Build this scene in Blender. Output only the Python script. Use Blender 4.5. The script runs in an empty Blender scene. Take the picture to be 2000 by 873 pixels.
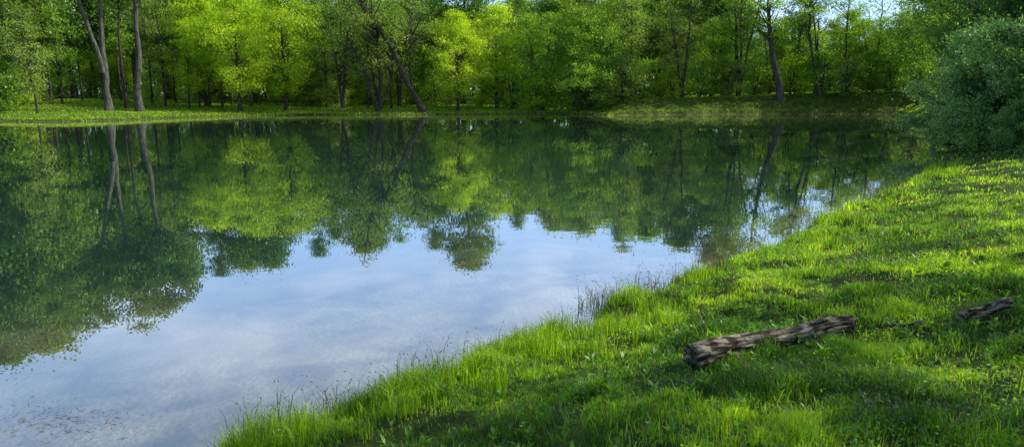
import bpy, math, random
import numpy as np
from mathutils import Vector
R = np.random.default_rng(7)
scene = bpy.context.scene
col = scene.collection
F = 1333.3; PITCH = math.radians(10.7); CH = 2.2
cp, sp = math.cos(PITCH), math.sin(PITCH)

# ---------------------------------------------------------------- helpers
def ray(u, v):
    dx = (u-1000)/F; dy = (436.5-v)/F
    return dx, cp+dy*sp, -sp+dy*cp
def on_water(u, v):
    a, b, c = ray(u, v); t = CH/(-c)
    return (a*t, b*t)
def at_dist(u, d):
    depth = d*cp+CH*sp
    return ((u-1000)/F*depth, d)

def vnoise(x, y, seed=0):
    xi = np.floor(x).astype(np.int64); yi = np.floor(y).astype(np.int64)
    xf = x-xi; yf = y-yi
    def h(a, b):
        n = (a*374761393 + b*668265263 + seed*1442695041) & 0xffffffff
        n = ((n ^ (n >> 13))*1274126177) & 0xffffffff
        n = n ^ (n >> 16)
        return (n & 0xffff)/65535.0
    u = xf*xf*(3-2*xf); w = yf*yf*(3-2*yf)
    return (h(xi, yi)*(1-u)+h(xi+1, yi)*u)*(1-w)+(h(xi, yi+1)*(1-u)+h(xi+1, yi+1)*u)*w
def fbm(x, y, seed=0, o=3):
    s = 0; a = 1; t = 0
    for i in range(o):
        s = s+a*vnoise(x*2**i, y*2**i, seed+i); t += a; a *= .5
    return s/t

def mk_mesh(name, verts, quads=None, tris=None, smooth=False, attrs=None):
    me = bpy.data.meshes.new(name)
    verts = np.asarray(verts, dtype=np.float32)
    me.vertices.add(len(verts)); me.vertices.foreach_set('co', verts.ravel())
    parts = []; starts = []; n = 0; cnt = 0
    if quads is not None and len(quads):
        q = np.asarray(quads, dtype=np.int32); parts.append(q.ravel())
        starts.append(np.arange(len(q))*4); n = len(q)*4; cnt += len(q)
    if tris is not None and len(tris):
        t = np.asarray(tris, dtype=np.int32); parts.append(t.ravel())
        starts.append(n+np.arange(len(t))*3); cnt += len(t)
    lv = np.concatenate(parts).astype(np.int32); st = np.concatenate(starts).astype(np.int32)
    me.loops.add(len(lv)); me.loops.foreach_set('vertex_index', lv)
    me.polygons.add(cnt); me.polygons.foreach_set('loop_start', st)
    if smooth: me.polygons.foreach_set('use_smooth', np.ones(cnt, dtype=bool))
    me.update(calc_edges=True)
    if attrs:
        for k, a in attrs.items():
            a = np.asarray(a, dtype=np.float32)
            if a.ndim == 1:
                at = me.attributes.new(k, 'FLOAT', 'POINT'); at.data.foreach_set('value', a)
            else:
                at = me.attributes.new(k, 'FLOAT_COLOR', 'POINT')
                c = np.ones((len(a), 4), dtype=np.float32); c[:, :3] = a
                at.data.foreach_set('color', c.ravel())
    return me
def mk_obj(name, me, mat=None, **kw):
    ob = bpy.data.objects.new(name, me)
    if mat and me is not None:
        if not me.materials: me.materials.append(mat)
    col.objects.link(ob)
    for k, v in kw.items(): ob[k] = v
    return ob

# ---------------------------------------------------------------- materials
def new_mat(name):
    m = bpy.data.materials.new(name); m.use_nodes = True
    nt = m.node_tree; nt.nodes.clear()
    return m, nt, nt.nodes, nt.links
def ramp(nodes, stops):
    r = nodes.new('ShaderNodeValToRGB'); e = r.color_ramp.elements
    while len(e) < len(stops): e.new(0.5)
    for i, (p, c) in enumerate(stops):
        e[i].position = p; e[i].color = (*c, 1)
    return r
def leaf_mat(name, c0, c1, c2, trans=0.45, spec=0.04):
    m, nt, N, L = new_mat(name)
    out = N.new('ShaderNodeOutputMaterial')
    at = N.new('ShaderNodeAttribute'); at.attribute_name = 'rnd'
    oi = N.new('ShaderNodeObjectInfo')
    ma = N.new('ShaderNodeMath'); ma.operation = 'MULTIPLY_ADD'
    L.new(oi.outputs['Random'], ma.inputs[0]); ma.inputs[1].default_value = .4; ma.inputs[2].default_value = -.2
    ad = N.new('ShaderNodeMath'); ad.operation = 'ADD'; ad.use_clamp = True
    L.new(at.outputs['Fac'], ad.inputs[0]); L.new(ma.outputs[0], ad.inputs[1])
    r = ramp(N, [(0, c0), (.5, c1), (1, c2)]); L.new(ad.outputs[0], r.inputs[0])
    d = N.new('ShaderNodeBsdfDiffuse'); t = N.new('ShaderNodeBsdfTranslucent')
    hs = N.new('ShaderNodeMixRGB'); hs.blend_type = 'MULTIPLY'; hs.inputs[0].default_value = 1
    hs.inputs[2].default_value = (1.9, 1.75, .6, 1)
    L.new(r.outputs[0], hs.inputs[1]); L.new(r.outputs[0], d.inputs[0]); L.new(hs.outputs[0], t.inputs[0])
    mx = N.new('ShaderNodeMixShader'); mx.inputs[0].default_value = trans
    L.new(d.outputs[0], mx.inputs[1]); L.new(t.outputs[0], mx.inputs[2])
    g = N.new('ShaderNodeBsdfGlossy'); g.inputs['Roughness'].default_value = .45
    g.inputs[0].default_value = (.8, .85, .8, 1)
    m2 = N.new('ShaderNodeMixShader'); m2.inputs[0].default_value = spec
    L.new(mx.outputs[0], m2.inputs[1]); L.new(g.outputs[0], m2.inputs[2])
    L.new(m2.outputs[0], out.inputs[0])
    return m
M_BRIGHT = leaf_mat('leaf_spring_green', (.20, .36, .014), (.36, .53, .02), (.50, .66, .035), .54)
M_MID = leaf_mat('leaf_mid_green', (.10, .22, .025), (.20, .37, .035), (.34, .54, .05), .5)
M_DARK = leaf_mat('leaf_dark_green', (.045, .12, .04), (.09, .22, .05), (.17, .34, .07), .43)
M_OLIVE = leaf_mat('leaf_olive', (.10, .18, .045), (.19, .31, .06), (.33, .46, .09), .47)
M_BLUE = leaf_mat('leaf_grey_green', (.035, .11, .03), (.12, .28, .08), (.34, .55, .20), .30, .05)

def bark_mat(name, c0, c1, sc=6):
    m, nt, N, L = new_mat(name)
    out = N.new('ShaderNodeOutputMaterial'); b = N.new('ShaderNodeBsdfPrincipled')
    tc = N.new('ShaderNodeTexCoord'); mp = N.new('ShaderNodeMapping'); mp.inputs['Scale'].default_value = (sc, sc, sc*.22)
    L.new(tc.outputs['Object'], mp.inputs[0])
    n = N.new('ShaderNodeTexNoise'); n.inputs['Scale'].default_value = 2.2; n.inputs['Detail'].default_value = 6
    L.new(mp.outputs[0], n.inputs['Vector'])
    r = ramp(N, [(.36, c0), (.62, c1)]); L.new(n.outputs['Fac'], r.inputs[0])
    L.new(r.outputs[0], b.inputs['Base Color']); b.inputs['Roughness'].default_value = .9
    bp = N.new('ShaderNodeBump'); bp.inputs['Strength'].default_value = 1; bp.inputs['Distance'].default_value = .12
    L.new(n.outputs['Fac'], bp.inputs['Height']); L.new(bp.outputs[0], b.inputs['Normal'])
    L.new(b.outputs[0], out.inputs[0]); return m
B_DARK = bark_mat('bark_dark', (.02, .018, .014), (.065, .06, .048))
B_PALE = bark_mat('bark_pale', (.03, .034, .028), (.12, .125, .10), 4)

def col_mat(name, trans=.5, spec=.04):
    m, nt, N, L = new_mat(name)
    out = N.new('ShaderNodeOutputMaterial')
    at = N.new('ShaderNodeAttribute'); at.attribute_name = 'col'
    d = N.new('ShaderNodeBsdfDiffuse'); t = N.new('ShaderNodeBsdfTranslucent')
    hs = N.new('ShaderNodeMixRGB'); hs.blend_type = 'MULTIPLY'; hs.inputs[0].default_value = 1
    hs.inputs[2].default_value = (1.9, 1.85, .6, 1)
    L.new(at.outputs['Color'], hs.inputs[1]); L.new(at.outputs['Color'], d.inputs[0]); L.new(hs.outputs[0], t.inputs[0])
    mx = N.new('ShaderNodeMixShader'); mx.inputs[0].default_value = trans
    L.new(d.outputs[0], mx.inputs[1]); L.new(t.outputs[0], mx.inputs[2])
    g = N.new('ShaderNodeBsdfGlossy'); g.inputs['Roughness'].default_value = .4
    m2 = N.new('ShaderNodeMixShader'); m2.inputs[0].default_value = spec
    L.new(mx.outputs[0], m2.inputs[1]); L.new(g.outputs[0], m2.inputs[2])
    L.new(m2.outputs[0], out.inputs[0]); return m
M_GRASS = col_mat('grass_blade')

# ---------------------------------------------------------------- pond outline and terrain
px = [(480, 915), (560, 875), (640, 842), (745, 803), (840, 768), (930, 732), (1020, 705), (1090, 683), (1165, 668), (1200, 648),
      (1180, 618), (1235, 596), (1310, 576), (1390, 547), (1440, 520), (1500, 495), (1560, 467), (1620, 430), (1680, 404), (1730, 386),
      (1775, 364), (1805, 342), (1825, 319), (1822, 295), (1812, 275), (1800, 255), (1785, 240)]
shore = [on_water(*p) for p in px]
shore += [at_dist(1768, 73), at_dist(1740, 78), at_dist(1650, 79), at_dist(1500, 78), at_dist(1350, 76), at_dist(1230, 74), at_dist(1185, 72),
          at_dist(1165, 76), at_dist(1100, 78), at_dist(950, 76), at_dist(830, 75), at_dist(700, 74), at_dist(600, 75), at_dist(480, 71),
          at_dist(360, 66), at_dist(240, 60), at_dist(170, 57), at_dist(90, 56), at_dist(0, 57), at_dist(-200, 56), at_dist(-500, 50)]
shore += [(-75, 30), (-70, 5), (-50, -8), (-25, -7), (-12, -4), (-7, -2), (-4, 0), (-2.4, 2.0), (-1.8, 3.0)]
P = np.array(shore)
def sdist(x, y):
    x = np.asarray(x, float); y = np.asarray(y, float)
    best = np.full(x.shape, 1e18); inside = np.zeros(x.shape, bool)
    n = len(P)
    for i in range(n):
        ax, ay = P[i]; bx, by = P[(i+1) % n]
        ex, ey = bx-ax, by-ay
        t = np.clip(((x-ax)*ex+(y-ay)*ey)/(ex*ex+ey*ey), 0, 1)
        d = (x-ax-t*ex)**2+(y-ay-t*ey)**2
        best = np.minimum(best, d)
        c = ((ay > y) != (by > y))
        xc = ex*(y-ay)/(ey if ey != 0 else 1e-9)+ax
        inside ^= c & (x < xc)
    s = np.sqrt(best)
    return np.where(inside, -s, s)
def smooth(t):
    t = np.clip(t, 0, 1); return t*t*(3-2*t)
def height(x, y, want_sd=False):
    x = np.asarray(x, float); y = np.asarray(y, float)
    s = sdist(x, y)
    far = smooth((y-45)/10)
    s = s+(fbm(x*2.2, y*2.2, 3)-.5)*.40+(fbm(x*.4, y*.4, 9)-.5)*1.6*far
    so = np.maximum(s, 0); si = np.maximum(-s, 0)
    near = .10*smooth(so/.10)+1.25*(1-np.exp(-so*.24/1.25))
    lev = smooth((x-9.5)/3.5)
    LH = 1.5+np.clip((x-12)/32, 0, 1)*1.0
    farz = (.12*smooth(so/.3)+1.9*(1-np.exp(-so*.085/1.9)))*(1-lev)+lev*(.35*smooth(so/.4)+(LH-.35)*smooth((so+.2)/4.5))
    z = near*(1-far)+farz*far
    bump = ((fbm(x*1.3, y*1.3, 21)-.5)*.20*smooth(so/.6)+(fbm(x*7, y*7, 5)-.5)*.09*smooth(so/.2))*(1-.6*far)
    zo = z+bump
    rate = .08+.17*smooth((x-.5)/3)
    zi = -(.04*smooth(si/.1)+1.9*(1-np.exp(-si*rate/1.9)))+(fbm(x*1.1, y*1.1, 31)-.5)*.10*smooth(si/.8)
    zz = np.where(s > 0, zo, zi)
    if want_sd: return zz, s
    return zz
def hz(x, y): return float(height(np.array([x]), np.array([y]))[0])
def ground_hit(u, v):
    a, b, c = ray(u, v); t = np.linspace(1, 60, 6000)
    h = height(a*t, b*t); i = np.argmax(CH+c*t < h)
    return a*t[i], b*t[i], float(h[i])

def ax(*segs):
    o = []
    for a, b, s in segs: o.append(np.arange(a, b, s))
    o.append([segs[-1][1]]); return np.concatenate(o)
xs = ax((-1500, -200, 100), (-200, -80, 6), (-80, -12, 1.4), (-12, -5, .35), (-5, 13, .09), (13, 30, .35), (30, 60, .8), (60, 200, 6), (200, 1500, 100))
ys = ax((-300, -20, 20), (-20, 1, 1), (1, 2, .2), (2, 13, .09), (13, 30, .28), (30, 52, .8), (52, 90, .45), (90, 200, 4), (200, 1800, 100))
X, Y = np.meshgrid(xs, ys)
Z = height(X.ravel(), Y.ravel())
nx, ny = len(xs), len(ys)
idx = np.arange(nx*ny).reshape(ny, nx)
q = np.stack([idx[:-1, :-1], idx[:-1, 1:], idx[1:, 1:], idx[1:, :-1]], -1).reshape(-1, 4)
m, nt, N, L = new_mat('ground_soil')
out = N.new('ShaderNodeOutputMaterial'); b = N.new('ShaderNodeBsdfPrincipled'); b.inputs['Roughness'].default_value = .95
b.inputs['Specular IOR Level'].default_value = .1
geo = N.new('ShaderNodeNewGeometry'); sx = N.new('ShaderNodeSeparateXYZ'); L.new(geo.outputs['Position'], sx.inputs[0])
n1 = N.new('ShaderNodeTexNoise'); n1.inputs['Scale'].default_value = 1.5; n1.inputs['Detail'].default_value = 8; n1.inputs['Roughness'].default_value = .6; n1.inputs['Distortion'].default_value = .4
L.new(geo.outputs['Position'], n1.inputs['Vector'])
n2 = N.new('ShaderNodeTexNoise'); n2.inputs['Scale'].default_value = 18; n2.inputs['Detail'].default_value = 5
L.new(geo.outputs['Position'], n2.inputs['Vector'])
top = ramp(N, [(.3, (.035, .04, .012)), (.5, (.055, .085, .016)), (.7, (.09, .15, .022))]); L.new(n1.outputs['Fac'], top.inputs[0])
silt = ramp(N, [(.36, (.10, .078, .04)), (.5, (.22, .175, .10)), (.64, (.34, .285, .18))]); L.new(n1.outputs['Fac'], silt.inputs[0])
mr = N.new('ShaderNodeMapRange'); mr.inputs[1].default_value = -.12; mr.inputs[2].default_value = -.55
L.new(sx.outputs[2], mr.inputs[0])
dm = N.new('ShaderNodeMixRGB'); L.new(mr.outputs[0], dm.inputs[0]); L.new(silt.outputs[0], dm.inputs[1]); dm.inputs[2].default_value = (.016, .046, .034, 1)  # silt colour turns dark teal with depth, painting in light absorbed by water
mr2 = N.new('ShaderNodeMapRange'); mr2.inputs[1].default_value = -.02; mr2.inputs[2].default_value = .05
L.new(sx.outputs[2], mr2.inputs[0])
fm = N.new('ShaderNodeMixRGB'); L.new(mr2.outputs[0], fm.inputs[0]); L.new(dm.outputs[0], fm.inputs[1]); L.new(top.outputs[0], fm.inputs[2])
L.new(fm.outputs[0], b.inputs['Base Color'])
bp = N.new('ShaderNodeBump'); bp.inputs['Distance'].default_value = .03; L.new(n2.outputs['Fac'], bp.inputs['Height']); L.new(bp.outputs[0], b.inputs['Normal'])
L.new(b.outputs[0], out.inputs[0])
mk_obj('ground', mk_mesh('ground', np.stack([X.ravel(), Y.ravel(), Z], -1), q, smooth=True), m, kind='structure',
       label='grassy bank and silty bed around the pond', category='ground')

# water
m, nt, N, L = new_mat('pond_water')
out = N.new('ShaderNodeOutputMaterial')
geo = N.new('ShaderNodeNewGeometry'); mp = N.new('ShaderNodeMapping'); mp.inputs['Scale'].default_value = (.8, 1.3, 1)
L.new(geo.outputs['Position'], mp.inputs[0])
na = N.new('ShaderNodeTexNoise'); na.inputs['Scale'].default_value = 1.5; na.inputs['Detail'].default_value = 2.5
nb = N.new('ShaderNodeTexNoise'); nb.inputs['Scale'].default_value = .07; nb.inputs['Detail'].default_value = 2
L.new(mp.outputs[0], na.inputs['Vector']); L.new(geo.outputs['Position'], nb.inputs['Vector'])
rr = N.new('ShaderNodeMapRange'); rr.inputs[1].default_value = .38; rr.inputs[2].default_value = .68; rr.inputs[3].default_value = .15; rr.inputs[4].default_value = 1
L.new(nb.outputs['Fac'], rr.inputs[0])
mu = N.new('ShaderNodeMath'); mu.operation = 'MULTIPLY'; L.new(na.outputs['Fac'], mu.inputs[0]); L.new(rr.outputs[0], mu.inputs[1])
bp = N.new('ShaderNodeBump'); bp.inputs['Strength'].default_value = 1; bp.inputs['Distance'].default_value = .0022
L.new(mu.outputs[0], bp.inputs['Height'])
fr = N.new('ShaderNodeFresnel'); fr.inputs['IOR'].default_value = 1.66; L.new(bp.outputs[0], fr.inputs['Normal'])
pw = N.new('ShaderNodeMath'); pw.operation = 'POWER'; pw.inputs[1].default_value = .64; L.new(fr.outputs[0], pw.inputs[0])
# seen from below the sheet only transmits (the Fresnel term would otherwise total-reflect straight light paths)
bf = N.new('ShaderNodeMath'); bf.operation = 'SUBTRACT'; bf.inputs[0].default_value = 1; L.new(geo.outputs['Backfacing'], bf.inputs[1])
ff = N.new('ShaderNodeMath'); ff.operation = 'MULTIPLY'; L.new(pw.outputs[0], ff.inputs[0]); L.new(bf.outputs[0], ff.inputs[1])
gl = N.new('ShaderNodeBsdfGlossy'); gl.inputs['Roughness'].default_value = .003; gl.inputs[0].default_value = (1, 1, 1, 1); L.new(bp.outputs[0], gl.inputs['Normal'])
tr = N.new('ShaderNodeBsdfTransparent'); tr.inputs[0].default_value = (.90, .94, .90, 1)
mx = N.new('ShaderNodeMixShader'); L.new(ff.outputs[0], mx.inputs[0]); L.new(tr.outputs[0], mx.inputs[1]); L.new(gl.outputs[0], mx.inputs[2])
L.new(mx.outputs[0], out.inputs[0])
me = mk_mesh('water', [(-110, -12, 0), (62, -12, 0), (62, 86, 0), (-110, 86, 0)], [(0, 1, 2, 3)])
mk_obj('water', me, m, kind='structure', label='calm pond water reflecting trees and sky', category='water')

# ---------------------------------------------------------------- grass
def blades(x, y, z, h, w, colr, lean=.45, curl=1.0, rng=R):
    n = len(x)
    a = rng.uniform(0, 2*math.pi, n); f = rng.uniform(0, 2*math.pi, n)
    ln = h*lean*rng.uniform(.1, 1.3, n)
    sxv, syv = np.cos(f)*w/2, np.sin(f)*w/2
    dx, dy = np.cos(a), np.sin(a)
    b0 = np.stack([x-sxv, y-syv, z-.015], -1); b1 = np.stack([x+sxv, y+syv, z-.015], -1)
    mxx = x+dx*ln*.3; myy = y+dy*ln*.3; mz = z+h*.6
    m0 = np.stack([mxx-sxv*.75, myy-syv*.75, mz], -1); m1 = np.stack([mxx+sxv*.75, myy+syv*.75, mz], -1)
    tp = np.stack([x+dx*ln, y+dy*ln, z+h*(1-.12*curl)], -1)
    V = np.stack([b0, b1, m1, m0, tp], 1).reshape(-1, 3)
    i = np.arange(n)*5
    Q = np.stack([i, i+1, i+2, i+3], -1); T = np.stack([i+3, i+2, i+4], -1)
    C = np.repeat(colr, 5, axis=0)
    return V, Q, T, C
def join(parts):
    V = []; Q = []; T = []; C = []; o = 0
    for v, q_, t, c in parts:
        V.append(v); C.append(c)
        if len(q_): Q.append(q_+o)
        if len(t): T.append(t+o)
        o += len(v)
    return np.concatenate(V), (np.concatenate(Q) if Q else None), (np.concatenate(T) if T else None), np.concatenate(C)
G_DEEP = np.array([.045, .14, .014]); G_MID = np.array([.17, .37, .02]); G_YEL = np.array([.42, .60, .03]); G_DRY = np.array([.36, .32, .16])
def grass_col(x, y, n):
    k = (fbm(x*1.6, y*1.6, 41)-.5)*2.6+.50+R.normal(0, .2, n)
    k = np.clip(k, 0, 1)[:, None]
    c = np.where(k < .5, G_DEEP+(G_MID-G_DEEP)*k*2, G_MID+(G_YEL-G_MID)*(k-.5)*2)
    dry = R.random(n) < .13*fbm(x*.8, y*.8, 77)*2
    c = np.where(dry[:, None], G_DRY*R.uniform(.4, 1.1, (n, 1)), c)
    return c*R.uniform(.65, 1.35, (n, 1))
def scatter(d0, d1, n, tan=1.0):
    d = np.sqrt(R.uniform(d0*d0, d1*d1, n)); t = R.uniform(-.72, tan, n)
    x = np.sin(t)*d; y = np.cos(t)*d
    z, s = height(x, y, True)
    return x, y, z, s
parts = []
for d0, d1, n, w, hs in [(2.4, 5.2, 175000, .0046, 1), (5.2, 8, 170000, .0065, 1), (8, 13, 135000, .011, 1.0), (13, 22, 90000, .020, 1.0), (22, 40, 40000, .038, 1.2)]:
    x, y, z, s = scatter(d0, d1, n)
    cl = fbm(x*3.6, y*3.6, 11); cl2 = fbm(x*1.1, y*1.1, 15)
    keep = (s > .03) & (R.random(n) < np.clip((cl-.31)*4, .15, 1))
    x, y, z, s, cl, cl2 = [q_[keep] for q_ in (x, y, z, s, cl, cl2)]
    n = len(x)
    edge = np.exp(-((s-.2)/.3)**2)
    h = (.022+.13*np.clip(cl-.38, 0, 1)*cl2*2.2)*R.uniform(.5, 1.5, n)
    h = h*(1+1.0*edge)*hs
    parts.append(blades(x, y, z, h, w*R.uniform(.6, 1.3, n), grass_col(x, y, n), lean=.9))
def tufts(cx, cy, hh, per, rad, w, lean=.45, colf=None):
    n = len(cx)*per
    X_ = np.repeat(cx, per)+R.normal(0, rad, n); Y_ = np.repeat(cy, per)+R.normal(0, rad, n)
    Hh = np.repeat(hh, per)*R.uniform(.4, 1.1, n)
    Z_, s_ = height(X_, Y_, True)
    c = grass_col(X_, Y_, n) if colf is None else colf(n)
    Z_ = np.maximum(Z_, -.1)
    return blades(X_, Y_, Z_, Hh, w*R.uniform(.7, 1.3, n), c, lean=lean)
x, y, z, s = scatter(2.6, 9, 30000)
pk = fbm(x*1.9, y*1.9, 55)
k = (s > -.08) & (s < .8) & (R.random(len(x)) < np.exp(-np.maximum(s, 0)*3.2)*.95) & (pk > .44+.1*R.random(len(x)))
x, y, pk = x[k], y[k], pk[k]
hh = .07+.55*np.clip(pk-.42, 0, .4)*(1+.7*(x < .5))
def brightc(n):
    k = R.random((n, 1)); return (G_MID*(1-k)+G_YEL*k)*R.uniform(.4, 1.0, (n, 1))
parts.append(tufts(x, y, hh, 16, .03, .0055, .45, brightc))
x, y, z, s = scatter(8, 24, 8000)
k = (s > -.1) & (s < 1.0) & (fbm(x*1.2, y*1.2, 56) > .47); x, y = x[k], y[k]
parts.append(tufts(x, y, .05+.24*fbm(x*.9, y*.9, 52), 14, .06, .011, .45, brightc))
x, y, z, s = scatter(2.6, 14, 4200)
k = (s > .5) & (fbm(x*1.1, y*1.1, 57) > .47); x, y = x[k], y[k]
parts.append(tufts(x, y, R.uniform(.05, .15, len(x)), 22, .04, .0055, .9))
V, Q, T, C = join(parts)
me = mk_mesh('grass', V, Q, T, attrs={'col': C}); 
mk_obj('grass', me, M_GRASS, kind='stuff', label='uneven lush green grass covering the sloping pond bank', category='grass')

# far bank grass
parts = []
n = 320000
x = R.uniform(-60, 60, n); y = R.uniform(54, 104, n)
z, s = height(x, y, True)
k = (s > .0) & (s < 34) & (R.random(n) < np.where(s < 6, 1, .6)); x, y, z, s = x[k], y[k], z[k], s[k]; n = len(x)
h = R.uniform(.06, .15, n)*(1+.5*np.exp(-s))*np.where(x > 9, .6, 1)
cc = grass_col(x*.2, y*.2, n)*.3+brightc(n)*1.0
parts.append(blades(x, y, z, h, R.uniform(.03, .07, n), cc, lean=1.1))
V, Q, T, C = join(parts)
mk_obj('bank_grass', mk_mesh('bank_grass', V, Q, T, attrs={'col': C}), M_GRASS, kind='stuff', label='grass along the distant pond bank and lawn', category='grass')

def leaves(cx, cy, cz, length, width, nrm_up=.6, rng=R, dirs=None):
    n = len(cx)
    d = rng.normal(size=(n, 3)) if dirs is None else dirs
    d = d/np.linalg.norm(d, axis=1, keepdims=True)
    nn = rng.normal(size=(n, 3)); nn[:, 2] += nrm_up*1.5
    s = np.cross(d, nn); s /= (np.linalg.norm(s, axis=1, keepdims=True)+1e-9)
    c = np.stack([cx, cy, cz], -1)
    L_ = np.asarray(length).reshape(-1, 1)*np.ones((n, 1)); W = np.asarray(width).reshape(-1, 1)*np.ones((n, 1))
    up = np.cross(s, d)
    v0 = c-d*L_*.5; v1 = c+s*W*.5+up*W*.15; v2 = c+d*L_*.5; v3 = c-s*W*.5+up*W*.15
    V = np.stack([v0, v1, v2, v3], 1).reshape(-1, 3)
    i = np.arange(n)*4
    return V, np.stack([i, i+1, i+2, i+3], -1)

# broad-leaved ground cover
x, y, z, s = scatter(2.6, 10, 110000); cl = fbm(x*1.5, y*1.5, 61)
k = (s > .35) & (cl > .43+.1*R.random(len(x))); x, y, z, cl = x[k], y[k], z[k], cl[k]; n = len(x)
d = R.normal(size=(n, 3)); d[:, 2] = np.abs(d[:, 2])*.35
V1, Q1 = leaves(x, y, z+R.uniform(.01, .07, n), R.uniform(.012, .030, n), R.uniform(.008, .018, n), 1.2, dirs=d)
C1 = np.repeat(grass_col(x, y, n)*np.array([.8, .9, 1.1]), 4, axis=0)
x, y, z, s = scatter(2.8, 8, 1700, .95); k = (s > .6) & (fbm(x*.9, y*.9, 71) > .46); x, y, z = x[k], y[k], z[k]
per = 12; n = len(x)*per
a = R.uniform(0, 2*math.pi, n); el = R.uniform(.25, 1.1, n); Ls = np.repeat(R.uniform(.03, .075, len(x)), per)*R.uniform(.6, 1.1, n)
d = np.stack([np.cos(a)*np.cos(el), np.sin(a)*np.cos(el), np.sin(el)], -1)
st = np.repeat(R.uniform(0, .10, len(x)), per)*R.random(n)
V2, Q2 = leaves(np.repeat(x, per)+d[:, 0]*Ls*.5, np.repeat(y, per)+d[:, 1]*Ls*.5, np.repeat(z, per)+d[:, 2]*Ls*.5+st+.01, Ls, Ls*.34, 1.5, dirs=d)
C2 = np.repeat(np.array([.13, .28, .03])*R.uniform(.5, 1.5, (n, 1)), 4, axis=0)
V = np.concatenate([V1, V2]); Q = np.concatenate([Q1, Q2+len(V1)])
mk_obj('ground_cover', mk_mesh('ground_cover', V, Q, attrs={'col': np.concatenate([C1, C2])}), M_GRASS, kind='stuff',
       label='low broad-leaved weeds and clover among the grass', category='weeds')

# waterside stems
cx = []; cy = []; hh = []
for (u0, v0, u1, v1, n, hmin, hmax) in [(1180, 610, 1345, 565, 120, .15, .45), (1345, 565, 1480, 505, 60, .1, .38), (1060, 690, 1180, 645, 70, .12, .34), (780, 790, 1000, 700, 70, .12, .38), (520, 880, 760, 800, 60, .12, .38)]:
    for i in range(n):
        t = random.Random(i*7+u0).random(); r2 = random.Random(i*13+u0)
        X_, Y_ = on_water(u0+(u1-u0)*t, v0+(v1-v0)*t)
        cx.append(X_+r2.uniform(-.32, .1)); cy.append(Y_+r2.uniform(-.05, .36)); hh.append(r2.uniform(hmin, hmax))
cx, cy, hh = map(np.array, (cx, cy, hh))
def stemc(n):
    k = R.random((n, 1)); return (np.array([.05, .08, .025])*(1-k)+np.array([.13, .11, .05])*k)
mk = tufts(cx, cy, hh, 4, .04, .006, .5, stemc)
tips = mk[0].reshape(-1, 5, 3)[:, 4]
V3, Q3 = leaves(tips[:, 0], tips[:, 1], tips[:, 2], .03, .008, 0)
V, Q, T, C = join([mk, (V3, Q3, [], np.repeat(stemc(len(tips)), 4, axis=0))])
mk_obj('waterside_stems', mk_mesh('waterside_stems', V, Q, T, attrs={'col': C}), M_GRASS, kind='stuff', label='thin dry weed stems standing at the water edge', category='reeds')

# pond weed scraps
n = 1100
uu = R.normal(120, 80, n); vv = R.normal(822, 18, n)
pts = np.array([on_water(a, b) for a, b in zip(uu, vv)])
d = R.normal(size=(n, 3)); d[:, 2] *= .15
V4, Q4 = leaves(pts[:, 0], pts[:, 1], np.full(n, .002)+R.uniform(-.03, .006, n), R.uniform(.02, .08, n), R.uniform(.002, .005, n), .5, dirs=d)
C4 = np.repeat(np.array([.11, .085, .035])*R.uniform(.3, 1.5, (n, 1)), 4, axis=0)
mk_obj('water_weed', mk_mesh('water_weed', V4, Q4, attrs={'col': C4}), M_GRASS, kind='stuff', label='brown strands of pond weed floating in shallow water', category='water weed')

# ---------------------------------------------------------------- tubes / trees
def tube(pts, rad, sides=7):
    pts = np.asarray(pts, float); n = len(pts)
    V = []
    for i in range(n):
        a = pts[max(i-1, 0)]; b_ = pts[min(i+1, n-1)]
        d = b_-a; d /= (np.linalg.norm(d)+1e-9)
        r_ = np.cross(d, [0.3, 1, .1]); 
        if np.linalg.norm(r_) < .2: r_ = np.cross(d, [1, 0, 0])
        r_ /= np.linalg.norm(r_); s_ = np.cross(d, r_)
        th = np.arange(sides)/sides*2*math.pi
        V.append(pts[i]+rad[i]*(np.cos(th)[:, None]*r_+np.sin(th)[:, None]*s_))
    V = np.concatenate(V); Q = []
    for i in range(n-1):
        for j in range(sides):
            k = (j+1) % sides
            Q.append((i*sides+j, i*sides+k, (i+1)*sides+k, (i+1)*sides+j))
    return V, np.array(Q)
def join2(ps):
    V = []; Q = []; o = 0
    for v, q_ in ps: V.append(v); Q.append(q_+o); o += len(v)
    return np.concatenate(V), np.concatenate(Q)

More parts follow.
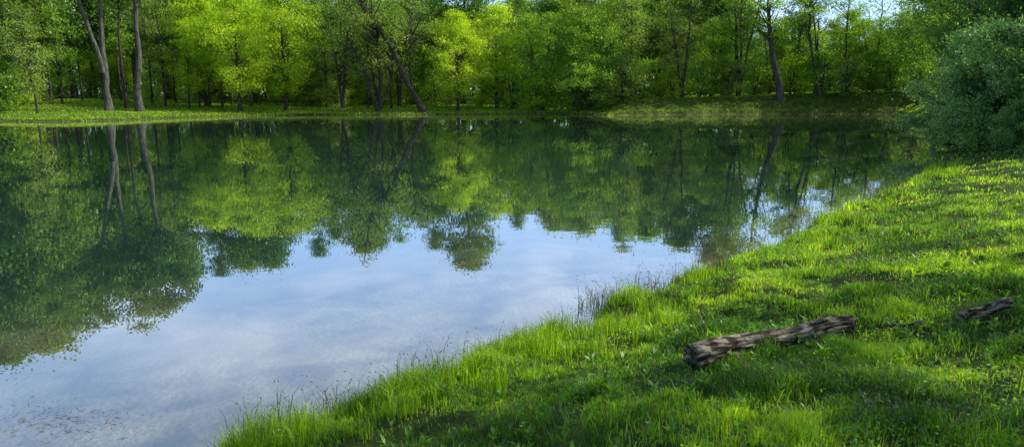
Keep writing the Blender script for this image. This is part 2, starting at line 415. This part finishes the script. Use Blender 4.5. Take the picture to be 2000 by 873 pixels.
def build_tree(seed, H, base, cr, r0, ncl, per, leaf, clr, lean=(0, 0), stems=1, shape=1.0, limb=1.0, wander=.04, leafasp=.65, flat=.5, trunk_top=.92, loose=1.2, inner=.1, stretch=.5):
    g = np.random.default_rng(seed)
    tubes = []; paths = []
    for k in range(stems):
        npt = 12; t = np.linspace(0, 1, npt)
        Ht = H*trunk_top*(1 if k == 0 else g.uniform(.7, .95))
        ln = np.array(lean, float)+(g.normal(size=2)*.12 if stems > 1 else 0)
        w1 = np.cumsum(g.normal(size=(npt, 2))*wander*H*.25, axis=0)*t[:, None]
        xy = ln[None]*Ht*t[:, None]**1.1+w1*.6
        p = np.column_stack([xy, t*Ht-.4*(t == 0)])
        r = r0*(1 if k == 0 else .75)*(1-t)**.8*.92+.03
        r[0] *= 1.45
        tubes.append(tube(p, r, 9)); paths.append(p)
    C = []; A = []
    # a few big boughs give the crown an uneven outline
    nb_ = 8; ba = g.uniform(0, 2*math.pi, nb_); bz = g.uniform(.05, .95, nb_)
    for i in range(ncl):
        t = g.random()**.9
        prof = math.sin(math.pi*min(max(t, .02), .98)**shape)**.6
        a = g.uniform(0, 2*math.pi)
        dd = np.abs((a-ba+math.pi) % (2*math.pi)-math.pi)**2/.35+(t-bz)**2/.02
        lob = .60+.72*math.exp(-dd.min())
        rr = cr*prof*math.sqrt(g.uniform(inner, 1))*lob*g.uniform(.8, 1.18)
        zc = base+(H-base)*t
        pth = paths[i % stems]
        tx = np.interp(zc, pth[:, 2], pth[:, 0]); ty = np.interp(zc, pth[:, 2], pth[:, 1])
        c = np.array([tx+math.cos(a)*rr, ty+math.sin(a)*rr, zc])
        C.append(c); A.append(a)
        if g.random() < limb:
            za = max(zc-rr*g.uniform(.45, .9), base*.55, .3); za = min(za, H*trunk_top*.97)
            s0 = np.array([np.interp(za, pth[:, 2], pth[:, 0]), np.interp(za, pth[:, 2], pth[:, 1]), za])
            tt = np.linspace(0, 1, 5)[:, None]
            mid = (s0+c)/2+np.array([0, 0, -.06*rr])+g.normal(size=3)*.12*rr
            pp = s0*(1-tt)**2+2*mid*tt*(1-tt)+c*tt**2
            rb = max(.03, r0*.32*(1-za/H))
            tubes.append(tube(pp, np.linspace(rb, .012, 5), 4))
    tv, tq = join2(tubes)
    C = np.array(C); A = np.array(A)
    sz = g.uniform(.4, 1.45, len(C))*clr
    cnt = np.maximum((per*(sz/clr)**1.8).astype(int), 8)
    ii = np.repeat(np.arange(len(C)), cnt); n = len(ii)
    d = g.normal(size=(n, 3)); d /= np.linalg.norm(d, axis=1, keepdims=True)
    rad = g.random(n)**.62*loose
    off = d*(rad*sz[ii])[:, None]*np.array([1, 1, flat])
    # each spray is drawn out along its bough and droops or lifts a little
    al = A+g.normal(0, .5, len(C)); ex = np.stack([np.cos(al), np.sin(al), g.uniform(-.6, .5, len(C))], -1)[ii]
    off += ex*(off*ex).sum(1, keepdims=True)*stretch*g.uniform(.3, 1.6, len(C))[ii][:, None]
    pos = C[ii]+off+g.normal(size=(n, 3))*clr*.14
    stray = g.random(n) < .10
    pos[stray] += g.normal(size=(stray.sum(), 3))*clr*.7
    dr = g.normal(size=(n, 3)); dr[:, 2] -= .3
    lv, lq = leaves(pos[:, 0], pos[:, 1], pos[:, 2], leaf*g.uniform(.6, 1.3, n), leaf*leafasp*g.uniform(.6, 1.3, n), .7, g, dr)
    clv = g.random(len(C))
    rn = np.clip(.5+(clv[ii]-.5)*.7+g.normal(0, .2, n), 0, 1)
    tm = mk_mesh('trunk', tv, tq, smooth=True); cm = mk_mesh('crown', lv, lq, attrs={'rnd': np.repeat(rn, 4)})
    tm.materials.append(B_DARK); cm.materials.append(M_MID)
    return tm, cm

BROAD = [build_tree(s, 13, 2.0, 4.8, .20, 210, 88, .22, .80) for s in (1, 2, 3)]
TALL = [build_tree(s, 22, 6, 5.4, .34, 230, 105, .32, 1.2, wander=.05) for s in (11, 12, 13)]
DOME = [build_tree(s, 12, .6, 5.4, .20, 230, 92, .22, .8, stems=3, shape=.75) for s in (21, 22)]
THIN = [build_tree(s, 10, 2.2, 2.4, .09, 70, 60, .19, .6, wander=.07) for s in (31, 32, 33)]
POLE = [build_tree(s, 17, 5.5, 2.8, .13, 80, 60, .24, .8, wander=.07) for s in (35, 36)]
SPARSE = [build_tree(s, 15, 3, 5.0, .24, 90, 34, .20, .8, stems=2, wander=.10) for s in (41, 42)]
PINE = [build_tree(s, 24, 5, 4.0, .32, 180, 85, .3, .95, shape=.6, flat=.35, leafasp=.4) for s in (51, 52)]
SHRUB = [build_tree(s, 3.2, .1, 1.9, .05, 60, 60, .16, .5, stems=4, shape=.7, limb=.5) for s in (61, 62, 63)]
WILLOW = [build_tree(s, 4.4, .15, 2.2, .05, 100, 250, .14, .42, stems=6, shape=.62, leafasp=.42, flat=.85, limb=.8, loose=.95, wander=.10, inner=.45, stretch=1.1) for s in (71, 72, 73)]

def place(kind_meshes, name, x, y, leafm, barkm, label, category, scale=1.0, rz=None, group=None, sz=1.0):
    e = bpy.data.objects.new(name, None); e.empty_display_size = .5
    col.objects.link(e)
    e.location = (x, y, hz(x, y)-.05)
    e.rotation_euler = (0, 0, random.uniform(0, 6.28) if rz is None else rz)
    e.scale = (scale, scale, scale*sz)
    e['label'] = label; e['category'] = category
    if group: e['group'] = group
    for nm, me_, mt in (('trunk', kind_meshes[0], barkm), ('crown', kind_meshes[1], leafm)):
        o = bpy.data.objects.new(nm, me_); col.objects.link(o); o.parent = e
        o.material_slots[0].link = 'OBJECT'; o.material_slots[0].material = mt
    return e
random.seed(5)
GW = 'woodland trees around the pond'
def T(kind, i, u, d, leafm, barkm, sc=1, sz=1, name='broadleaf_tree', label='', rz=None, grp=GW):
    x, y = at_dist(u, d)
    return place(kind[i % len(kind)], name, x, y, leafm, barkm, label, 'tree' if 'shrub' not in name and 'bush' not in name else 'bush', sc, rz, grp, sz)

LB = 'bright spring-green leafy tree on the grassy shore'
LM = 'mid-green leafy tree at the pond edge'
LD = 'dark green woodland tree behind the shore'
LS = 'sparse dark-branched tree with thin leaves by the pond'
LT = 'slender young tree with thin dark trunk by the shore'
T(THIN, 0, 75, 62, M_OLIVE, B_DARK, .95, label=LT, name='young_tree')
T(THIN, 1, 20, 66, M_DARK, B_DARK, 1.0, label=LT, name='young_tree')
T(THIN, 2, 125, 74, M_MID, B_DARK, 1.0, label=LT, name='young_tree')
T(THIN, 2, 325, 76, M_OLIVE, B_DARK, 1.1, label=LT, name='young_tree')
T(BROAD, 0, 470, 73.5, M_BRIGHT, B_DARK, .92, label=LB)
T(BROAD, 1, 560, 77, M_BRIGHT, B_DARK, .97, label=LB)
T(BROAD, 2, 405, 79, M_BRIGHT, B_DARK, .95, label=LB)
T(BROAD, 1, 500, 86, M_BRIGHT, B_DARK, 1.1, label=LB)
for i, u in enumerate((372, 392, 412, 436, 492)):
    T(THIN, i, u, 75+i*1.3, M_BRIGHT, B_DARK, .9+.05*i, label='thin-trunked sapling with bright green leaves', name='young_tree')
for i, (u, d) in enumerate([(55, 76), (105, 80), (165, 84), (240, 86), (300, 80), (345, 84), (455, 82), (640, 82), (720, 81), (765, 80), (1440, 82), (1550, 84), (1640, 83), (1230, 82)]):
    T(POLE, i, u, d, [M_MID, M_OLIVE, M_DARK][i % 3], B_DARK, random.uniform(.75, 1.05)*(.85 if u > 600 else 1), label='tall slim woodland tree with a thin dark trunk', name='slim_tree')
T(SPARSE, 0, 745, 79, M_OLIVE, B_DARK, .8, label=LS)
T(SPARSE, 1, 670, 80, M_MID, B_DARK, .85, label=LS)
T(SPARSE, 1, 780, 84, M_OLIVE, B_DARK, .9, label=LS)
T(BROAD, 0, 895, 78.5, M_BRIGHT, B_DARK, .82, label=LB)
T(BROAD, 2, 970, 83, M_BRIGHT, B_DARK, .9, label=LB)
T(BROAD, 1, 850, 88, M_MID, B_DARK, .9, label=LM)
T(DOME, 0, 1060, 81, M_MID, B_DARK, .80, sz=1.1, label='dense rounded green tree with foliage down to ground')
T(DOME, 1, 1150, 80, M_MID, B_DARK, .92, label='dense rounded green tree with foliage down to ground')
T(DOME, 0, 1290, 88, M_OLIVE, B_DARK, .8, label=LM)
T(DOME, 1, 1385, 85, M_MID, B_DARK, .7, sz=1.1, label=LM)
T(SPARSE, 0, 1330, 81, M_OLIVE, B_DARK, .75, label=LS)
T(SPARSE, 0, 1440, 82, M_MID, B_DARK, .95, label=LM)
T(SPARSE, 1, 1590, 84, M_MID, B_PALE, .9, label=LM)
T(BROAD, 1, 1650, 88, M_MID, B_DARK, .75, label=LM)
T(DOME, 0, 1700, 84, M_MID, B_DARK, .7, label=LM)
T(DOME, 1, 1780, 82, M_DARK, B_DARK, .75, label=LM)
T(BROAD, 0, 1560, 94, M_BRIGHT, B_DARK, .8, label=LB)
rows = [(40, 74, TALL, M_OLIVE, 1.12), (-60, 70, TALL, M_DARK, 1.15), (150, 88, TALL, M_MID, 1.08), (330, 94, TALL, M_OLIVE, 1.0), (-20, 90, PINE, M_DARK, 1.1), (95, 80, TALL, M_DARK, 1.08), (-10, 78, TALL, M_OLIVE, 1.15), (210, 86, TALL, M_DARK, 1.0),
        (410, 98, PINE, M_DARK, .95), (500, 95, TALL, M_DARK, .93), (250, 104, BROAD, M_BRIGHT, 1.2), (190, 98, BROAD, M_BRIGHT, 1.1), (270, 92, TALL, M_OLIVE, .98), (450, 100, TALL, M_OLIVE, 1.0), (610, 100, PINE, M_DARK, .85), (700, 94, TALL, M_OLIVE, .82), (655, 92, DOME, M_OLIVE, .95), (735, 100, PINE, M_DARK, .80),
        (840, 98, PINE, M_DARK, .78), (905, 90, TALL, M_DARK, .90), (1010, 98, BROAD, M_BRIGHT, 1.05), (1090, 98, TALL, M_MID, .72), (1215, 86, PINE, M_DARK, .62),
        (1230, 92, DOME, M_MID, 1.1), (1330, 94, TALL, M_OLIVE, .78), (1410, 92, TALL, M_DARK, .88), (1500, 96, DOME, M_OLIVE, .85), (1700, 94, SPARSE, M_MID, .95), (1790, 90, SPARSE, M_OLIVE, 1.0),
        (90, 110, BROAD, M_MID, 1.2), (-130, 80, TALL, M_OLIVE, 1.1), (-240, 78, TALL, M_DARK, 1.2), (-350, 70, TALL, M_OLIVE, 1.1),
        (775, 94, DOME, M_OLIVE, .9), (1040, 104, DOME, M_MID, 1.2), (1140, 100, BROAD, M_OLIVE, 1.3), (1190, 104, DOME, M_MID, 1.4), (1270, 102, BROAD, M_MID, 1.35), (1340, 104, DOME, M_OLIVE, 1.35), (1250, 108, TALL, M_DARK, .82), (1120, 108, TALL, M_DARK, .8),
        (580, 96, DOME, M_MID, 1.3), (400, 100, DOME, M_MID, 1.3), (820, 98, DOME, M_MID, 1.2), (1010, 90, PINE, M_DARK, .6), (640, 90, PINE, M_DARK, .66)]
for i, (u, d, k, mt, sc) in enumerate(rows):
    T(k, i, u, d, mt, B_PALE if i % 4 == 0 else B_DARK, sc, label=LD if mt is M_DARK else ('tall olive-green woodland tree behind the shore' if mt is M_OLIVE else 'leafy green tree standing on the lawn'), name='pine_tree' if k is PINE else 'woodland_tree')
for i in range(54):
    u = -180+i*40+random.uniform(-22, 22); d = random.uniform(106, 138)
    k = random.choice([TALL, BROAD, PINE, DOME, DOME, BROAD]); mt = random.choice([M_DARK, M_MID, M_OLIVE, M_OLIVE, M_MID])
    T(k, i, u, d, mt, B_DARK, {id(TALL): .64, id(PINE): .6, id(BROAD): 1.1, id(DOME): 1.15}[id(k)]*random.uniform(.9, 1.2)*(.66 if 1460 < u < 1800 else 1), label=LD if mt is M_DARK else 'leafy woodland tree deeper in the wood', name='woodland_tree')
for i, (u, d) in enumerate([(0, 64), (50, 72), (300, 84), (660, 82), (1000, 82), (1040, 80), (1120, 80), (1215, 79), (1260, 82), (1310, 82), (1365, 83), (1420, 82), (1470, 85),
                            (1540, 84), (1600, 83), (1650, 82), (1735, 82), (940, 84), (850, 84), (610, 86), (720, 88), (780, 86), (400, 92), (440, 90), (520, 90), (560, 90), (120, 96), (180, 94), (640, 86), (690, 86), (815, 88), (880, 88), (240, 96), (340, 96), (480, 98), (980, 92), (1560, 88), (1690, 86)]):
    T(SHRUB, i, u, d, [M_MID, M_OLIVE, M_MID, M_BRIGHT][(i*7) % 4], B_DARK, random.uniform(1.0, 1.6), name='shrub', label='leafy shrub growing along the far bank', grp='shrubs along the far bank')

def custom_tree(name, u, d, H, tips, r0, seed, leafm, barkm, label, cr=4.2, base=8, ncl=70, per=80, second=.62):
    g = np.random.default_rng(seed)
    tubes = []; paths = []
    for si, st_ in enumerate(tips):
        c = np.array(st_, float); t = np.linspace(0, 1, 16); tc = np.linspace(0, 1, len(c))
        xx = np.interp(t, tc, c[:, 0]); zz_ = np.interp(t, tc, c[:, 1])
        xx = np.convolve(np.pad(xx, 1, 'edge'), [.25, .5, .25], 'valid')
        yy = np.cumsum(g.normal(size=16))*.08
        p = np.column_stack([xx+g.normal(size=16)*.05, yy, zz_]); p[0, 2] = -.4 if c[0, 1] == 0 else c[0, 1]
        if c[0, 1] > 0: p[0, 1] = 0
        rr_ = r0*(1 if si == 0 else second)
        r = rr_*(1-t*.85)*g.uniform(.93, 1.07, 16); 
        if c[0, 1] == 0: r[0] *= 1.5; r[1] *= 1.12
        tubes.append(tube(p, r, 10)); paths.append(p)
    C = []
    for i in range(ncl):
        p = paths[i % len(paths)]; top_ = p[-1, 2]
        t = g.random(); zc = base+(top_+1.5-base)*t
        rr_ = cr*math.sin(math.pi*min(max(t, .05), .95)**.8)**.6*math.sqrt(g.uniform(.1, 1)); a = g.uniform(0, 6.28)
        c = np.array([np.interp(zc, p[:, 2], p[:, 0])+math.cos(a)*rr_, np.interp(zc, p[:, 2], p[:, 1])+math.sin(a)*rr_, zc]); C.append(c)
        za = max(zc-rr_*.8, base*.6); s0 = np.array([np.interp(za, p[:, 2], p[:, 0]), np.interp(za, p[:, 2], p[:, 1]), za])
        mid = (s0+c)/2+g.normal(size=3)*.15*rr_; tt = np.linspace(0, 1, 5)[:, None]
        tubes.append(tube(s0*(1-tt)**2+2*mid*tt*(1-tt)+c*tt**2, np.linspace(r0*.25, .012, 5), 5))
    C = np.array(C); ii = np.repeat(np.arange(len(C)), per); n = len(ii)
    dd = g.normal(size=(n, 3)); dd /= np.linalg.norm(dd, axis=1, keepdims=True)
    pos = C[ii]+dd*(g.random(n)**.6*1.2)[:, None]*np.array([1, 1, .6])
    lv, lq = leaves(pos[:, 0], pos[:, 1], pos[:, 2], .26*g.uniform(.6, 1.3, n), .17*g.uniform(.6, 1.3, n), .7, g)
    rn = np.clip(.5+(g.random(len(C))[ii]-.5)*.6+g.normal(0, .18, n), 0, 1)
    tv, tq = join2(tubes)
    tm = mk_mesh('trunk', tv, tq, smooth=True); cm = mk_mesh('crown', lv, lq, attrs={'rnd': np.repeat(rn, 4)})
    tm.materials.append(barkm); cm.materials.append(leafm)
    x, y = at_dist(u, d)
    return place((tm, cm), name, x, y, leafm, barkm, label, 'tree', 1, 0.0, GW)
custom_tree('forked_tree', 213, 66, 21, [[(0, 0), (0, 3), (0, 7), (.05, 12), (.3, 16), (.5, 19.5)], [(-.05, 3.6), (-.5, 6), (-1.2, 9.5), (-2.2, 13), (-3.2, 16), (-3.8, 19)]], .33, 81, M_OLIVE, B_PALE, 'tall forked tree with grey bark beside the water', base=12, second=.8, ncl=130, per=110)
custom_tree('slim_tree', 247, 70, 18, [[(0, 0), (0, 4), (.1, 8), (.5, 12), (0, 16.5)]], .17, 82, M_OLIVE, B_DARK, 'tall slim dark trunk beside the forked tree', cr=3, base=10, ncl=60)
custom_tree('curved_tree', 275, 68, 19, [[(0, 0), (0, 2.5), (.5, 5), (.45, 8), (.9, 12), (.6, 15), (1, 17.5)]], .36, 83, M_DARK, B_PALE, 'thick curving grey trunk on the shore lawn', base=11.5, ncl=100, per=110)
custom_tree('leaning_tree', 832, 76.2, 17, [[(0, 0), (-1.3, 2.0), (-2.8, 5.2), (-4.4, 8.2), (-6.3, 11), (-7.4, 16)], [(-1.4, 2.3), (-1.7, 5), (-1.2, 8), (-1.6, 11)], [(-3.0, 5.5), (-4.8, 7), (-5.8, 9)]], .36, 84, M_OLIVE, B_DARK, 'dark tree leaning strongly over the bank', base=8.5, cr=3.5, ncl=50, per=50, second=.4)
custom_tree('bare_limbed_tree', 742, 76.2, 12, [[(0, 0), (-1, 2.5), (-1.6, 5), (-3.2, 8)], [(0, .5), (.2, 4), (-.4, 7), (.4, 11)], [(.1, 1), (1.5, 4), (1.4, 8)]], .27, 85, M_OLIVE, B_DARK, 'dark multi-stemmed tree with few leaves', base=5, cr=3.5, ncl=50, per=24)
custom_tree('pale_leaning_tree', 1522, 81, 17, [[(0, 0), (-.7, 3), (-1.7, 7), (-2.2, 11), (-2.6, 15)]], .44, 86, M_MID, B_PALE, 'large grey trunk leaning on the raised bank', base=7, cr=3.5, ncl=40)
custom_tree('pale_slim_tree', 1600, 82, 15, [[(0, 0), (-.8, 3), (-1.8, 7), (-2, 11), (-2.4, 14)]], .24, 87, M_MID, B_PALE, 'slim trunk leaning on the raised bank', base=7, cr=3.0, ncl=34)

LBU = 'large grey-green willowy bush overhanging the pond edge'
GB = 'willowy bushes at the pond edge'
for i, (u, d, s_, mt) in enumerate([(1878, 24.5, .54, M_BLUE), (1925, 23, .78, M_BLUE), (1990, 22, .86, M_BLUE), (1892, 29, .88, M_BLUE), (2055, 24, 1.0, M_BLUE), (1955, 28, 1.0, M_BLUE), (1852, 29, .5, M_BLUE), (1975, 20.5, .36, M_BLUE), (2075, 20, .7, M_MID)]):
    T(WILLOW, i, u, d, mt, B_DARK, s_, name='willow_bush', label=LBU if mt is M_BLUE else 'mid-green bush among the grey-green bushes', grp=GB)
T(BROAD, 0, 1880, 48, M_DARK, B_DARK, 1.0, label='dark leafy tree behind the bushes')
T(BROAD, 1, 1990, 40, M_DARK, B_DARK, 1.0, label='dark leafy tree behind the bushes')
T(DOME, 0, 1850, 64, M_MID, B_DARK, .9, label='dark leafy tree behind the bushes')
T(BROAD, 2, 1790, 74, M_MID, B_DARK, .95, label='leafy tree behind the bushes')
T(DOME, 1, 2080, 38, M_DARK, B_DARK, .9, label='dark leafy tree behind the bushes')
T(DOME, 0, 1960, 52, M_MID, B_DARK, .9, label='dark leafy tree behind the bushes')
place(BROAD[1], 'shade_tree', 14.5, 3.5, M_MID, B_DARK, 'leafy tree shading the grassy bank', 'tree', .85, 1.0, GW)
place(SPARSE[0], 'shade_tree', 20, 12.4, M_MID, B_DARK, 'sparse tree throwing dappled shade on the bank', 'tree', .5, 2.0, GW)
place(THIN[0], 'shade_tree', 14.5, 7.6, M_MID, B_DARK, 'slender tree throwing dappled shade on the bank', 'tree', .6, 1.0, GW)

# ---------------------------------------------------------------- distant wood mass
n = 130000
x = R.uniform(-190, 190, n); y = R.uniform(142, 165, n)
topz = 16+9*fbm(x*.08, y*.02, 91)-9*np.exp(-((x-68)/22)**2)
z = R.random(n)**1.5*topz
V5, Q5 = leaves(x, y, z, R.uniform(.5, 1.2, n), R.uniform(.4, .9, n), .5)
mk_obj('distant_wood', mk_mesh('distant_wood', V5, Q5, attrs={'rnd': np.repeat(np.clip(fbm(x*.2, z*.3, 95)+R.normal(0, .15, n), 0, 1), 4)}), M_MID, kind='stuff', label='far-off wood closing the view behind the pond', category='wood')

# ---------------------------------------------------------------- logs
def wood_mat():
    m, nt, N, L = new_mat('weathered_wood')
    out = N.new('ShaderNodeOutputMaterial'); b = N.new('ShaderNodeBsdfPrincipled'); b.inputs['Roughness'].default_value = .9
    b.inputs['Specular IOR Level'].default_value = .2
    tc = N.new('ShaderNodeTexCoord'); mp = N.new('ShaderNodeMapping'); mp.inputs['Scale'].default_value = (5, 30, 30); L.new(tc.outputs['Object'], mp.inputs[0])
    n = N.new('ShaderNodeTexNoise'); n.inputs['Scale'].default_value = 1.3; n.inputs['Detail'].default_value = 9; n.inputs['Distortion'].default_value = .5; L.new(mp.outputs[0], n.inputs['Vector'])
    n2 = N.new('ShaderNodeTexNoise'); n2.inputs['Scale'].default_value = 11; n2.inputs['Detail'].default_value = 5; L.new(tc.outputs['Object'], n2.inputs['Vector'])
    r = ramp(N, [(.39, (.012, .010, .008)), (.47, (.14, .115, .085)), (.64, (.44, .38, .30))]); L.new(n.outputs['Fac'], r.inputs[0])
    r2 = ramp(N, [(.40, (.25, .19, .14)), (.52, (1, 1, 1))]); L.new(n2.outputs['Fac'], r2.inputs[0])
    mm = N.new('ShaderNodeMixRGB'); mm.blend_type = 'MULTIPLY'; mm.inputs[0].default_value = 1; L.new(r.outputs[0], mm.inputs[1]); L.new(r2.outputs[0], mm.inputs[2])
    L.new(mm.outputs[0], b.inputs['Base Color'])
    bp = N.new('ShaderNodeBump'); bp.inputs['Strength'].default_value = 1; bp.inputs['Distance'].default_value = .025
    L.new(n.outputs['Fac'], bp.inputs['Height']); L.new(bp.outputs[0], b.inputs['Normal']); L.new(b.outputs[0], out.inputs[0]); return m
M_WOOD = wood_mat()
def log(name, p0, p1, r_a, r_b, seed, label, lift=.6):
    p0 = np.array(p0); p1 = np.array(p1); Ln = np.linalg.norm(p1-p0)
    ns, sd_ = 90, 64
    V = []
    th = np.arange(sd_)/sd_*2*math.pi
    cc, ss = np.cos(th), np.sin(th)
    for i in range(ns+1):
        t = i/ns; r = r_a+(r_b-r_a)*t
        prof = 1+.05*np.sin(th*2+1)+.03*np.sin(th*5+1*t)
        nz = (fbm(cc*1.3+10, ss*1.3+t*6., seed)-.5)*.36
        gro = -np.clip(fbm(cc*6+20, ss*6+t*1.0, seed+5)-.56, 0, 1)*1.4
        chip = -.16*smooth((fbm(cc*2.2+30, ss*2.2+t*11, seed+7, 2)-.58)/.06)
        rr_ = r*(prof+nz+gro+chip)
        xj = (t-.5)*Ln+0*th
        if i in (0, ns): xj = xj+(fbm(cc*2+5, ss*2+5.+i, seed+9)-.5)*r*(1.2 if i == 0 else 3.0)
        V.append(np.stack([xj, cc*rr_+.03*math.sin(t*4), ss*rr_+.014*math.sin(t*7+1)], -1))
    V = np.concatenate(V); Q = []
    for i in range(ns):
        for j in range(sd_):
            k = (j+1) % sd_; Q.append((i*sd_+j, i*sd_+k, (i+1)*sd_+k, (i+1)*sd_+j))
    T_ = []
    for e, i in ((0, 0), (1, ns)):
        ring = V[i*sd_:(i+1)*sd_]; c = ring.mean(0); inn = c+(ring-c)*.55; inn[:, 0] += (.01 if e == 0 else -.02)
        o = len(V); V = np.concatenate([V, inn, (c+[.012*(1 if e == 0 else -1), 0, 0])[None]])
        for j in range(sd_):
            k = (j+1) % sd_
            Q.append((i*sd_+j, i*sd_+k, o+k, o+j) if e else (i*sd_+k, i*sd_+j, o+j, o+k))
            T_.append((o+j, o+k, o+sd_) if e else (o+k, o+j, o+sd_))
    me = mk_mesh(name, V, Q, T_, smooth=True)
    ob = mk_obj(name, me, M_WOOD, label=label, category='log')
    mid = (p0+p1)/2; ob.location = mid+np.array([0, 0, (r_a+r_b)/2*lift])
    dv = Vector((p1-p0)); ob.rotation_euler = dv.to_track_quat('X', 'Z').to_euler()
    return ob
log('fallen_log', ground_hit(1348, 720), ground_hit(1652, 650), .074, .066, 3, 'weathered grey-brown split log lying in the grass', .95)
log('broken_branch', ground_hit(1875, 640), ground_hit(1962, 610), .032, .042, 8, 'short weathered broken branch lying in grass', 1.6)
log('thin_stick', ground_hit(1735, 654), ground_hit(1800, 644), .011, .014, 11, 'thin weathered stick half hidden in grass', 4.0)

# ---------------------------------------------------------------- light, sky, camera
AZ, EL = 80, 35
az, el = math.radians(AZ), math.radians(EL)
sd_v = Vector((math.sin(az)*math.cos(el), math.cos(az)*math.cos(el), math.sin(el)))
ld = bpy.data.lights.new('sun', 'SUN'); ld.energy = 5.0; ld.angle = math.radians(.5); ld.color = (1, .94, .78)
lo = bpy.data.objects.new('sun', ld); col.objects.link(lo); lo.rotation_euler = sd_v.to_track_quat('Z', 'Y').to_euler(); lo.location = sd_v*60
w = bpy.data.worlds.new('World'); scene.world = w; w.use_nodes = True
N = w.node_tree.nodes; L = w.node_tree.links; N.clear()
out = N.new('ShaderNodeOutputWorld'); bg = N.new('ShaderNodeBackground'); bg.inputs[1].default_value = .15
sk = N.new('ShaderNodeTexSky'); sk.sky_type = 'NISHITA'; sk.sun_disc = False; sk.sun_elevation = el; sk.sun_rotation = az
sk.air_density = 1.1; sk.dust_density = .8; sk.ozone_density = 2.0
tc = N.new('ShaderNodeTexCoord'); mp = N.new('ShaderNodeMapping'); mp.inputs['Scale'].default_value = (1.2, 1.2, 2.6); mp.inputs['Location'].default_value = (.3, .2, 0)
L.new(tc.outputs['Generated'], mp.inputs[0])
cn = N.new('ShaderNodeTexNoise'); cn.inputs['Scale'].default_value = 1.6; cn.inputs['Detail'].default_value = 4; L.new(mp.outputs[0], cn.inputs['Vector'])
# blue veil added low in the northern sky to brighten the pond's reflections
sxyz = N.new('ShaderNodeSeparateXYZ'); L.new(tc.outputs['Generated'], sxyz.inputs[0])
hz1 = N.new('ShaderNodeMapRange'); hz1.interpolation_type = 'SMOOTHSTEP'; hz1.inputs[1].default_value = .75; hz1.inputs[2].default_value = .15; hz1.inputs[3].default_value = 0; hz1.inputs[4].default_value = .6
L.new(sxyz.outputs[2], hz1.inputs[0])
hz2 = N.new('ShaderNodeMapRange'); hz2.interpolation_type = 'SMOOTHSTEP'; hz2.inputs[1].default_value = -.1; hz2.inputs[2].default_value = .6
L.new(sxyz.outputs[1], hz2.inputs[0])
hm = N.new('ShaderNodeMath'); hm.operation = 'MULTIPLY'; L.new(hz1.outputs[0], hm.inputs[0]); L.new(hz2.outputs[0], hm.inputs[1])
mh = N.new('ShaderNodeMixRGB'); L.new(hm.outputs[0], mh.inputs[0]); L.new(sk.outputs[0], mh.inputs[1]); mh.inputs[2].default_value = (6.2, 9.8, 16.5, 1)
cr_ = ramp(N, [(.52, (0, 0, 0)), (.76, (.5, .5, .5))]); L.new(cn.outputs['Fac'], cr_.inputs[0])
cm_ = N.new('ShaderNodeMath'); cm_.operation = 'MULTIPLY'; L.new(cr_.outputs[0], cm_.inputs[0]); L.new(hz2.outputs[0], cm_.inputs[1])
mx = N.new('ShaderNodeMixRGB'); L.new(cm_.outputs[0], mx.inputs[0]); L.new(mh.outputs[0], mx.inputs[1]); mx.inputs[2].default_value = (15, 15.6, 17, 1)
L.new(mx.outputs[0], bg.inputs[0]); L.new(bg.outputs[0], out.inputs[0])

cd = bpy.data.cameras.new('camera'); cd.lens = 24; cd.sensor_width = 36; cd.clip_end = 4000; cd.clip_start = .05
co = bpy.data.objects.new('camera', cd); col.objects.link(co); co.location = (0, 0, CH); co.rotation_euler = (math.pi/2-PITCH, 0, 0)
scene.camera = co
scene.view_settings.view_transform = 'Standard'; scene.view_settings.look = 'None'; scene.view_settings.exposure = 0
